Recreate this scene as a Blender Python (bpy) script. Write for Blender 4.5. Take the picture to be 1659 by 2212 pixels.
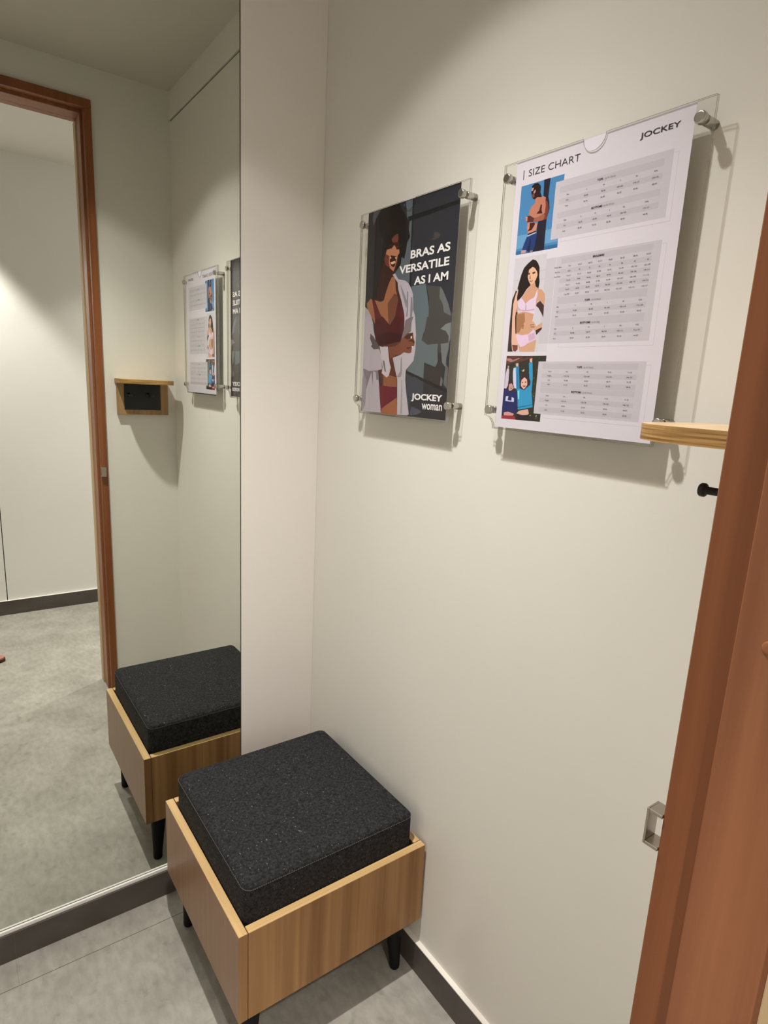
import bpy, bmesh, math, random
from mathutils import Vector, Matrix

sc = bpy.context.scene
for o in list(bpy.data.objects): bpy.data.objects.remove(o)
COL = sc.collection

# ------------------------------------------------------------------ camera
YAW, PITCH, ROLL = math.radians(36.5582), math.radians(-12.3196), math.radians(3.015)
FPX, PCX, PCY = 1331.3853, 847.9284, 1126.1516
fw = Vector((math.sin(YAW)*math.cos(PITCH), math.cos(YAW)*math.cos(PITCH), math.sin(PITCH)))
rt = Vector((math.cos(YAW), -math.sin(YAW), 0)); up = rt.cross(fw)
r2 = rt*math.cos(ROLL) + up*math.sin(ROLL); u2 = -rt*math.sin(ROLL) + up*math.cos(ROLL)
cd = bpy.data.cameras.new('camera'); cam = bpy.data.objects.new('camera', cd); COL.objects.link(cam)
M = Matrix((r2, u2, -fw)).transposed().to_4x4(); M.translation = Vector((-0.8137, -1.4512, 1.351))
cam.matrix_world = M
cd.sensor_fit = 'VERTICAL'; cd.sensor_height = 36; cd.lens = FPX*36/2212
cd.shift_x = -(PCX-829.5)/2212; cd.shift_y = (PCY-1106)/2212
cd.clip_start = 0.02
sc.camera = cam

# ------------------------------------------------------------------ world, view, lights
w = bpy.data.worlds.new('world'); sc.world = w; w.use_nodes = True
w.node_tree.nodes['Background'].inputs[0].default_value = (1, .93, .84, 1)
w.node_tree.nodes['Background'].inputs[1].default_value = 0.02
vs = sc.view_settings
vs.view_transform = 'Standard'; vs.look = 'None'; vs.gamma = 1; vs.use_curve_mapping = False
vs.exposure = 0.0
sc.cycles.max_bounces = 14; sc.cycles.diffuse_bounces = 8; sc.cycles.glossy_bounces = 6
sc.cycles.transparent_max_bounces = 24; sc.cycles.transmission_bounces = 8
sc.cycles.sample_clamp_indirect = 3.0
sc.cycles.use_denoising = True

DEPTH = 1.2188          # room depth, mirror wall to door wall
CEIL = 2.402; CCEIL = 2.381; FAR = -2.404; OUT = -1.345
def spot(name, loc, power, color, half, blend, radius, beam):
    l = bpy.data.lights.new(name, 'SPOT'); l.energy = power; l.color = color
    l.spot_size = math.radians(2*half); l.spot_blend = blend; l.shadow_soft_size = radius
    # beam profile of a recessed reflector lamp: strong centre, weak spill (strength against cosine of the angle off axis)
    l.use_nodes = True; t = l.node_tree; em = t.nodes['Emission']
    tc = t.nodes.new('ShaderNodeTexCoord'); sp = t.nodes.new('ShaderNodeSeparateXYZ'); ab = t.nodes.new('ShaderNodeMath'); ab.operation = 'ABSOLUTE'
    fc = t.nodes.new('ShaderNodeFloatCurve'); c = fc.mapping.curves[0]
    t.links.new(tc.outputs['Normal'], sp.inputs[0]); t.links.new(sp.outputs[2], ab.inputs[0]); t.links.new(ab.outputs[0], fc.inputs['Value'])
    pts = [(0, .02)] + [(math.cos(math.radians(a)), v) for a, v in beam]
    c.points[0].location = pts[0]; c.points[1].location = pts[-1]
    for p in pts[1:-1]: c.points.new(*p)
    fc.mapping.update(); t.links.new(fc.outputs[0], em.inputs['Strength'])
    o = bpy.data.objects.new(name, l); o.location = loc; COL.objects.link(o); return o
BEAM = [(62, .03), (54, .045), (46, .088), (40, .205), (35, .335), (30, .47), (25, .59), (20, .70), (15, .78), (0, .81)]
BEAM0 = [(62, .4), (46, .42), (35, .5), (25, .60), (15, .66), (0, .68)]
HBEAM = [(62, .05), (54, .09), (46, .16), (40, .24), (35, .32), (30, .42), (25, .52), (20, .60), (15, .66), (0, .68)]
ROOM_LAMP = (-0.57, -0.66, 2.375)
HALL_LAMPS = [(-.85, -2.13, 2.355), (0.42, -1.74, 2.355)]
spot('room_spot_light', ROOM_LAMP, 176, (1, .955, .90), 57, .2, .022, BEAM)
spot('corridor_spot_light', HALL_LAMPS[0], 215, (1, .95, .90), 42, .35, .025, BEAM0)
spot('corridor_spot_light', HALL_LAMPS[1], 180, (1, .95, .90), 57, .2, .03, HBEAM)

# ------------------------------------------------------------------ materials
def mat(name, col, rough=.5, metal=0, spec=.5):
    m = bpy.data.materials.new(name); m.use_nodes = True; b = m.node_tree.nodes['Principled BSDF']
    b.inputs['Base Color'].default_value = (*col, 1); b.inputs['Roughness'].default_value = rough
    b.inputs['Metallic'].default_value = metal; b.inputs['Specular IOR Level'].default_value = spec
    return m
def lin(c): return tuple(((v/255+.055)/1.055)**2.4 if v > 10 else v/255/12.92 for v in c)
class NT:
    def __init__(s, m): s.t = m.node_tree; s.b = s.t.nodes['Principled BSDF']
    def n(s, typ, **k):
        x = s.t.nodes.new(typ)
        for a, v in k.items(): setattr(x, a, v)
        return x
    def l(s, a, b): s.t.links.new(a, b)
def noise_mat(name, c0, c1, scale=(8, 8, 8), nscale=4, detail=6, rough=.5, lo=.35, hi=.65, bump=0, spec=.4, dist=0.0, c2=None, sc2=None, amt2=.3):
    m = mat(name, c0, rough, spec=spec); g = NT(m)
    tc = g.n('ShaderNodeTexCoord'); mp = g.n('ShaderNodeMapping'); mp.inputs['Scale'].default_value = scale
    g.l(tc.outputs['Object'], mp.inputs['Vector'])
    nz = g.n('ShaderNodeTexNoise'); nz.inputs['Scale'].default_value = nscale; nz.inputs['Detail'].default_value = detail
    nz.inputs['Distortion'].default_value = dist
    g.l(mp.outputs[0], nz.inputs['Vector'])
    cr = g.n('ShaderNodeValToRGB'); cr.color_ramp.elements[0].position = lo; cr.color_ramp.elements[1].position = hi
    cr.color_ramp.elements[0].color = (*c0, 1); cr.color_ramp.elements[1].color = (*c1, 1)
    g.l(nz.outputs[0], cr.inputs[0]); out = cr.outputs[0]
    if c2:
        n2 = g.n('ShaderNodeTexNoise'); n2.inputs['Scale'].default_value = 1; n2.inputs['Detail'].default_value = 3
        m2 = g.n('ShaderNodeMapping'); m2.inputs['Scale'].default_value = sc2
        g.l(tc.outputs['Object'], m2.inputs['Vector']); g.l(m2.outputs[0], n2.inputs['Vector'])
        r = g.n('ShaderNodeValToRGB'); r.color_ramp.elements[0].position = .5; r.color_ramp.elements[1].position = .68
        r.color_ramp.elements[0].color = (0, 0, 0, 1); r.color_ramp.elements[1].color = (amt2, amt2, amt2, 1)
        g.l(n2.outputs[0], r.inputs[0])
        mx = g.n('ShaderNodeMix', data_type='RGBA'); g.l(r.outputs[0], mx.inputs[0]); g.l(out, mx.inputs[6]); mx.inputs[7].default_value = (*c2, 1)
        out = mx.outputs[2]
    g.l(out, g.b.inputs['Base Color'])
    if bump:
        bp = g.n('ShaderNodeBump'); bp.inputs['Strength'].default_value = bump; bp.inputs['Distance'].default_value = .002
        g.l(nz.outputs[0], bp.inputs['Height']); g.l(bp.outputs[0], g.b.inputs['Normal'])
    return m
def wall_mat(name, c, bump=.05):
    return noise_mat(name, tuple(v*.985 for v in c), c, (1, 1, 1), 3, 4, .75, .4, .6, bump=0, spec=.2)

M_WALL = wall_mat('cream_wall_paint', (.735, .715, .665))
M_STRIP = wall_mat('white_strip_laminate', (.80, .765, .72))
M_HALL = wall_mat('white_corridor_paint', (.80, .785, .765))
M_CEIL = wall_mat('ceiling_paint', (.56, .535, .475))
M_HCEIL = wall_mat('corridor_ceiling_paint', (.74, .72, .67))
M_GAP = mat('dark_shadow_gap', (.02, .016, .012), .9)
M_CAP = mat('pale_sealant', (.80, .77, .70), .6)
M_JOINT = mat('tile_joint', (.15, .13, .115), .8)
M_BASE = noise_mat('dark_taupe_tile', (.070, .058, .051), (.100, .086, .077), (1, 1, 1), 9, 6, .45, .35, .7)
M_STEEL = mat('satin_steel', (.55, .53, .49), .25, 1)
M_NICKEL = mat('brushed_nickel', (.42, .38, .33), .3, 1)
M_CHAN = mat('white_mirror_channel', (.86, .85, .82), .35)
M_BLACK = mat('black_powder_coat', (.012, .011, .012), .45)
M_BLEG = mat('black_painted_leg', (.006, .005, .006), .6, spec=.2)
M_DARKPLATE = mat('black_hook_plate', (.012, .012, .013), .6)
M_FRAME = noise_mat('reddish_timber', (.245, .086, .035), (.34, .135, .060), (60, 60, 1.2), 1, 5, .38, .3, .72, spec=.4, bump=.03)
M_FRAMED = noise_mat('reddish_timber_face', (.185, .057, .017), (.27, .092, .031), (60, 60, 1.2), 1, 5, .4, .3, .72, spec=.4, bump=.03)
M_MAPLE = noise_mat('pale_timber_edge', (.50, .36, .20), (.58, .43, .26), (60, 60, 2), 1, 4, .5)
M_OAK = noise_mat('oak_veneer', (.27, .132, .047), (.41, .225, .095), (70, 70, 1.6), 1, 7, .42, .3, .7, spec=.35, bump=.02, c2=(.20, .09, .032), sc2=(26, 26, .6), amt2=.65)
M_OAKSIDE = noise_mat('smooth_oak_veneer', (.27, .150, .084), (.33, .192, .110), (110, 110, 1.4), 1, 6, .36, .3, .7, spec=.4)
M_OAKEDGE_X = noise_mat('oak_edge_band_across', (.56, .36, .155), (.66, .46, .22), (3, 120, 120), 1, 5, .5)
M_OAKEDGE_Y = noise_mat('oak_edge_band_along', (.56, .36, .155), (.66, .46, .22), (120, 3, 120), 1, 5, .5)
M_SHELF = noise_mat('shelf_top_veneer', (.60, .42, .24), (.67, .49, .30), (4, 90, 4), 1, 4, .35)
M_PLY = noise_mat('shelf_ply_edge', (.20, .095, .022), (.50, .30, .105), (9, 9, 420), 1, 5, .5, .36, .62)
M_BRACKET = noise_mat('bracket_oak', (.30, .17, .075), (.38, .23, .11), (70, 3, 3), 1, 5, .45)
M_THREAD = mat('grey_thread', (.10, .097, .092), .8)

def fabric():
    m = mat('charcoal_felt', (.02, .02, .022), .85, spec=.25); g = NT(m)
    tc = g.n('ShaderNodeTexCoord')
    n1 = g.n('ShaderNodeTexNoise'); n1.inputs['Scale'].default_value = 190; n1.inputs['Detail'].default_value = 4
    n2 = g.n('ShaderNodeTexNoise'); n2.inputs['Scale'].default_value = 340; n2.inputs['Detail'].default_value = 2
    mp = g.n('ShaderNodeMapping'); mp.inputs['Scale'].default_value = (1, .55, 1); mp.inputs['Rotation'].default_value = (0, 0, .6)
    g.l(tc.outputs['Object'], n1.inputs[0]); g.l(tc.outputs['Object'], mp.inputs[0]); g.l(mp.outputs[0], n2.inputs[0])
    r1 = g.n('ShaderNodeValToRGB'); e = r1.color_ramp.elements; e[0].position = .35; e[0].color = (.006, .006, .007, 1); e[1].position = .72; e[1].color = (.034, .034, .037, 1)
    r2_ = g.n('ShaderNodeValToRGB'); e = r2_.color_ramp.elements; e[0].position = .69; e[0].color = (0, 0, 0, 1); e[1].position = .76; e[1].color = (1, 1, 1, 1)
    g.l(n1.outputs[0], r1.inputs[0]); g.l(n2.outputs[0], r2_.inputs[0])
    mx = g.n('ShaderNodeMix', data_type='RGBA'); g.l(r2_.outputs[0], mx.inputs[0]); g.l(r1.outputs[0], mx.inputs[6]); mx.inputs[7].default_value = (.26, .26, .27, 1)
    g.l(mx.outputs[2], g.b.inputs['Base Color'])
    bp = g.n('ShaderNodeBump'); bp.inputs['Strength'].default_value = .5; bp.inputs['Distance'].default_value = .002
    g.l(n1.outputs[0], bp.inputs['Height']); g.l(bp.outputs[0], g.b.inputs['Normal'])
    return m
M_FELT = fabric()

def floor_mat():
    m = mat('grey_concrete_vinyl', (.3, .3, .3), .5, spec=.35); g = NT(m)
    tc = g.n('ShaderNodeTexCoord')
    def nz(s, d, dist=0, mapsc=(1, 1, 1)):
        mp = g.n('ShaderNodeMapping'); mp.inputs['Scale'].default_value = mapsc; g.l(tc.outputs['Object'], mp.inputs[0])
        n = g.n('ShaderNodeTexNoise'); n.inputs['Scale'].default_value = s; n.inputs['Detail'].default_value = d; n.inputs['Distortion'].default_value = dist
        g.l(mp.outputs[0], n.inputs['Vector']); return n
    a = nz(6, 10, .25); b = nz(60, 7, .1, (1, .45, 1)); c = nz(34, 9, .3)
    def ramp(src, l, h, c0, c1):
        r = g.n('ShaderNodeValToRGB'); e = r.color_ramp.elements; e[0].position = l; e[1].position = h
        e[0].color = (*c0, 1); e[1].color = (*c1, 1); g.l(src.outputs[0], r.inputs[0]); return r
    base = ramp(a, .32, .68, (.275, .262, .230), (.375, .360, .320))
    mul = ramp(b, .35, .65, (.88, .88, .88), (1.07, 1.07, 1.07))
    pit = ramp(c, .30, .42, (.84, .84, .83), (1, 1, 1))
    mx = g.n('ShaderNodeMix', data_type='RGBA', blend_type='MULTIPLY'); mx.inputs[0].default_value = 1
    g.l(base.outputs[0], mx.inputs[6]); g.l(mul.outputs[0], mx.inputs[7])
    my = g.n('ShaderNodeMix', data_type='RGBA', blend_type='MULTIPLY'); my.inputs[0].default_value = 1
    g.l(mx.outputs[2], my.inputs[6]); g.l(pit.outputs[0], my.inputs[7])
    # plank joints: one along x at y=-0.09, a short one across it
    sp = g.n('ShaderNodeSeparateXYZ'); g.l(tc.outputs['Object'], sp.inputs[0])
    def mth(op, x, y):
        q = g.n('ShaderNodeMath', operation=op)
        for i, v in enumerate((x, y)):
            if isinstance(v, (int, float)): q.inputs[i].default_value = v
            else: g.l(v, q.inputs[i])
        return q.outputs[0]
    wob = mth('MULTIPLY', mth('SUBTRACT', b.outputs[0], .5), .0016)
    dy = mth('ABSOLUTE', mth('ADD', mth('ADD', sp.outputs[1], .0901), wob), 0)
    j1 = mth('LESS_THAN', dy, .0009)
    dx = mth('ABSOLUTE', mth('ADD', sp.outputs[0], .7744), 0)
    j2 = mth('MULTIPLY', mth('LESS_THAN', dx, .0005), mth('GREATER_THAN', sp.outputs[1], -.09))
    j = mth('MAXIMUM', j1, mth('MULTIPLY', j2, .4))
    mz = g.n('ShaderNodeMix', data_type='RGBA'); g.l(j, mz.inputs[0]); g.l(my.outputs[2], mz.inputs[6]); mz.inputs[7].default_value = (.10, .09, .075, 1)
    g.l(mz.outputs[2], g.b.inputs['Base Color'])
    bp = g.n('ShaderNodeBump'); bp.inputs['Strength'].default_value = .15; bp.inputs['Distance'].default_value = .001
    g.l(c.outputs[0], bp.inputs['Height']); g.l(bp.outputs[0], g.b.inputs['Normal'])
    return m
M_FLOOR = floor_mat()

def acrylic(name, tint, fres=True, gloss=.06):
    m = bpy.data.materials.new(name); m.use_nodes = True; t = m.node_tree; t.nodes.clear()
    o = t.nodes.new('ShaderNodeOutputMaterial'); tr = t.nodes.new('ShaderNodeBsdfTransparent'); tr.inputs[0].default_value = (*tint, 1)
    gl = t.nodes.new('ShaderNodeBsdfGlossy'); gl.inputs['Roughness'].default_value = .03
    mx = t.nodes.new('ShaderNodeMixShader')
    fr = t.nodes.new('ShaderNodeFresnel'); fr.inputs[0].default_value = 1.26
    if fres:
        ge = t.nodes.new('ShaderNodeNewGeometry'); inv = t.nodes.new('ShaderNodeMath'); inv.operation = 'SUBTRACT'; inv.inputs[0].default_value = 1
        mu = t.nodes.new('ShaderNodeMath'); mu.operation = 'MULTIPLY'
        t.links.new(ge.outputs['Backfacing'], inv.inputs[1]); t.links.new(fr.outputs[0], mu.inputs[0]); t.links.new(inv.outputs[0], mu.inputs[1]); t.links.new(mu.outputs[0], mx.inputs[0])
    else: mx.inputs[0].default_value = gloss
    t.links.new(tr.outputs[0], mx.inputs[1]); t.links.new(gl.outputs[0], mx.inputs[2]); t.links.new(mx.outputs[0], o.inputs[0])
    return m
M_ACR = acrylic('clear_acrylic', (.985, .985, .98))
M_ACREDGE = acrylic('acrylic_cut_edge', (.50, .48, .42), False, .35)

def mirror_mat():
    m = bpy.data.materials.new('silvered_mirror'); m.use_nodes = True; t = m.node_tree; t.nodes.clear()
    o = t.nodes.new('ShaderNodeOutputMaterial'); gl = t.nodes.new('ShaderNodeBsdfGlossy')
    gl.inputs['Roughness'].default_value = 0; gl.inputs[0].default_value = (.785, .81, .755, 1)
    t.links.new(gl.outputs[0], o.inputs[0]); return m
M_MIRROR = mirror_mat()

# ------------------------------------------------------------------ helpers
def obj(name, bm, mats, parent=None, smooth=False):
    me = bpy.data.meshes.new(name); bm.to_mesh(me); bm.free()
    for m in (mats if isinstance(mats, (list, tuple)) else [mats]): me.materials.append(m)
    if smooth:
        for p in me.polygons: p.use_smooth = True
    o = bpy.data.objects.new(name, me); COL.objects.link(o)
    if parent is not None:
        o.parent = parent; o.matrix_parent_inverse = Matrix.Translation(-parent.location)
    return o
def thing(name, label, cat, loc, group=None):
    o = bpy.data.objects.new(name, None); o.location = loc; COL.objects.link(o)
    o['label'] = label; o['category'] = cat; o.empty_display_size = .05
    if group: o['group'] = group
    return o
def tag(o, label, cat): o['label'] = label; o['category'] = cat; return o
def struct(name, bm, m, label=None):
    o = obj(name, bm, m); o['kind'] = 'structure'
    if label: o['label'] = label
    return o
def box(bm, x0, x1, y0, y1, z0, z1, mi=0, bev=0, seg=2):
    g = bmesh.ops.create_cube(bm, size=1)
    for v in g['verts']:
        v.co = Vector(((x0+x1)/2+v.co.x*(x1-x0), (y0+y1)/2+v.co.y*(y1-y0), (z0+z1)/2+v.co.z*(z1-z0)))
    fs = {f for v in g['verts'] for f in v.link_faces}
    for f in fs: f.material_index = mi
    if bev:
        es = {e for v in g['verts'] for e in v.link_edges}
        r = bmesh.ops.bevel(bm, geom=list(es), offset=bev, segments=seg, profile=.5, affect='EDGES')
        for f in r['faces']: f.material_index = mi
    return fs
def cyl(bm, p0, p1, r0, r1=None, n=24, mi=0, cap=True):
    r1 = r0 if r1 is None else r1; p0 = Vector(p0); p1 = Vector(p1); d = p1-p0
    g = bmesh.ops.create_cone(bm, segments=n, radius1=r0, radius2=r1, depth=d.length, cap_ends=cap,
        matrix=Matrix.Translation((p0+p1)/2) @ d.to_track_quat('Z', 'Y').to_matrix().to_4x4())
    for f in {f for v in g['verts'] for f in v.link_faces}:
        f.material_index = mi
        if len(f.verts) == 4: f.smooth = True
def lathe(bm, origin, axis, prof, n=28, mi=0):
    """prof: list of (distance along axis, radius)"""
    q = Vector(axis).to_track_quat('Z', 'Y'); origin = Vector(origin); rings = []
    for d, r in prof:
        rings.append([bm.verts.new(origin + q @ Vector((r*math.cos(2*math.pi*k/n), r*math.sin(2*math.pi*k/n), d))) for k in range(n)])
    for a, b in zip(rings, rings[1:]):
        for k in range(n):
            f = bm.faces.new((a[k], a[(k+1) % n], b[(k+1) % n], b[k])); f.material_index = mi; f.smooth = True
    f = bm.faces.new(rings[0][::-1]); f.material_index = mi
    f = bm.faces.new(rings[-1]); f.material_index = mi
def prism(bm, pts, lo, hi, place, mi=0, mside=None):
    """outline pts (2D) extruded between lo and hi; place(a, b, t) gives the 3D point"""
    A = [bm.verts.new(place(a, b, lo)) for a, b in pts]; B = [bm.verts.new(place(a, b, hi)) for a, b in pts]
    f = bm.faces.new(A[::-1]); f.material_index = mi; g = bm.faces.new(B); g.material_index = mi
    n = len(pts)
    for k in range(n):
        s = bm.faces.new((A[k], A[(k+1) % n], B[(k+1) % n], B[k])); s.material_index = mi if mside is None else mside
    return f, g
def arc(cx, cy, r, a0, a1, n=10):
    return [(cx+r*math.cos(math.radians(a0+(a1-a0)*i/n)), cy+r*math.sin(math.radians(a0+(a1-a0)*i/n))) for i in range(n+1)]
def NB(): return bmesh.new()

# ------------------------------------------------------------------ room shell
XL = -1.20                                     # room's left wall
OP0, OP1 = -0.312, -1.19                       # door opening (frame inner faces)
b = NB(); box(b, -2.6, 1.6, FAR-.1, .1, -.05, 0); struct('floor', b, M_FLOOR)
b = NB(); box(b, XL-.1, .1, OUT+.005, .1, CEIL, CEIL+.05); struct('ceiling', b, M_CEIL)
b = NB(); box(b, -2.6, 1.6, FAR-.1, OUT+.005, CCEIL, CCEIL+.05); struct('ceiling_corridor', b, M_HCEIL)
# right wall with its dark shadow gap at 2.30 m
b = NB(); box(b, 0, .1, -DEPTH, .1, 0, 2.2955); box(b, 0, .1, -DEPTH, .1, 2.3045, CEIL); struct('wall_right', b, M_WALL)
b = NB(); box(b, .006, .05, -DEPTH, .0, 2.295, 2.305); struct('trim_1', b, M_GAP)
# mirror wall: backing, and the flush white strip right of the mirror
b = NB(); box(b, XL, .1, .008, .1, 0, CEIL); box(b, XL, -.2145, 0, .009, 0, .0715); struct('wall_back', b, M_WALL)
b = NB(); box(b, -.2145, -.0004, 0, .008, 0, CEIL); struct('trim_4', b, M_STRIP)
b = NB(); box(b, XL-.1, XL, -DEPTH, .1, 0, CEIL); struct('wall_left', b, M_WALL)
# door wall around the opening
b = NB(); box(b, -.284, .1, OUT+.005, -DEPTH, 0, CEIL); box(b, XL-.1, -.284, OUT+.005, -DEPTH, 2.285, CEIL); struct('wall_front', b, M_WALL)
# corridor
b = NB(); box(b, .1, 1.6, OUT+.005, OUT+.1, 0, CCEIL); box(b, -2.6, XL-.1, OUT+.005, OUT+.1, 0, CCEIL); struct('wall_corridor_near', b, M_HALL)
b = NB(); box(b, -.5851, 1.6, FAR-.05, FAR, 0, CCEIL); box(b, -2.6, -.5895, FAR-.05, FAR, 0, CCEIL); struct('wall_corridor_far', b, M_HALL)
b = NB(); box(b, -.62, -.55, FAR-.06, FAR-.02, 0, CCEIL); struct('trim_2', b, M_GAP)
b = NB(); box(b, 1.6, 1.7, FAR-.1, OUT+.1, 0, CCEIL); struct('wall_corridor_right', b, M_HALL)
b = NB(); box(b, -2.7, -2.6, FAR-.1, OUT+.1, 0, CCEIL); struct('wall_corridor_left', b, M_HALL)
# baseboards
BZ = .077; JX = -.7732
b = NB(); box(b, -.012, 0, -DEPTH, 0, 0, BZ); box(b, -.0118, 0, -DEPTH, 0, BZ, BZ+.0022, 1); struct('baseboard_right', b, [M_BASE, M_CAP])
b = NB(); box(b, XL, JX-.0005, -.012, 0, 0, .0715); box(b, JX+.0005, -.012, -.012, 0, 0, .0715); box(b, JX-.001, JX+.001, -.0113, 0, 0, .0715, 1); struct('baseboard_back', b, [M_BASE, M_JOINT])
b = NB(); box(b, -.275, -.012, -DEPTH, -DEPTH+.012, 0, BZ); struct('baseboard_front', b, M_BASE)
b = NB(); box(b, -2.6, 1.6, FAR, FAR+.012, 0, .08); box(b, -2.6, 1.6, FAR, FAR+.0115, .08, .0815, 1); struct('baseboard_corridor', b, [M_BASE, M_CAP])

# door frame: stepped reddish timber, pale strip on the corridor side
def profile_boxes(bm, jamb):
    # (u0, u1, y0, y1, material): u = distance from the opening's clear edge into the wall
    return [(.008, .033, -1.243, -1.2065, 2), (0, .033, -1.3135, -1.243, 0), (-.004, .033, -1.350, -1.3135, 1)]
b = NB()
for u0, u1, y0, y1, mi in profile_boxes(b, 0):
    box(b, OP0+u0, OP0+u1, y0, y1, 0, 2.2518+u0*1.4, mi, .0012, 1)
right_jamb = b
b2 = NB()
for u0, u1, y0, y1, mi in profile_boxes(b2, 0):
    box(b2, OP1-u1, OP1-u0, y0, y1, 0, 2.2518+u0*1.4, mi, .0012, 1)
b3 = NB()
for u0, u1, y0, y1, mi in profile_boxes(b3, 0):
    box(b3, OP1-.033, OP0+.033, y0, y1, 2.252+max(0, u0)*1.4, 2.292, 0 if mi == 1 else mi, .0012, 1)
df = thing('door_frame', 'reddish brown timber door frame with stepped profile around the cubicle opening', 'door frame', (OP0, -1.27, 0))
obj('jamb', right_jamb, [M_FRAME, M_MAPLE, M_FRAMED], df); obj('jamb', b2, [M_FRAME, M_MAPLE, M_FRAMED], df); obj('head', b3, [M_FRAME, M_MAPLE, M_FRAMED], df)
# small plug in the jamb face
b = NB(); lathe(b, (OP0+.0005, -1.2695, 1.169), (-1, 0, 0), [(0, .0062), (.0008, .0062), (.0013, .0055), (.0015, .003)]); obj('screw_plug', b, M_FRAME, df)
# latch keeper on the room face of the jamb
b = NB()
x0, x1, y0, y1, z0, z1 = -.3060, -.2880, -1.2066, -1.1915, .9400, .9780
t_ = .0035
for a in ((x0, x1, y1-t_*.6, y1, z0, z1), (x0, x1, y0, y1-t_*.6, z1-t_, z1), (x0, x1, y0, y1-t_*.6, z0, z0+t_)):
    box(b, *a, 0, .0004, 1)
lk = obj('latch_keeper', b, M_NICKEL, df); lk['label'] = 'small brushed steel latch keeper on the jamb'

# ------------------------------------------------------------------ mirror
b = NB(); box(b, XL+.002, -.2173, 0, .005, .0775, 2.398)
for f in b.faces:
    f.material_index = 0 if f.normal.y < -.9 else 1
mt = thing('wall_mirror', 'tall frameless mirror filling the back wall left of the stool', 'mirror', (-.7, 0, .0775))
obj('mirror_glass', b, [M_MIRROR, M_GAP], mt)
b = NB(); box(b, XL+.002, -.2173, -.0065, .0055, .0718, .0745); box(b, XL+.002, -.2173, -.0065, -.0015, .0745, .0800); obj('bottom_channel', b, M_CHAN, mt)
b = NB(); box(b, -.2173, -.2145, .003, .0085, .0715, CEIL-.001); struct('trim_3', b, M_GAP)
# the mirror glass stands just behind the strip's face; fill behind it


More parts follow.
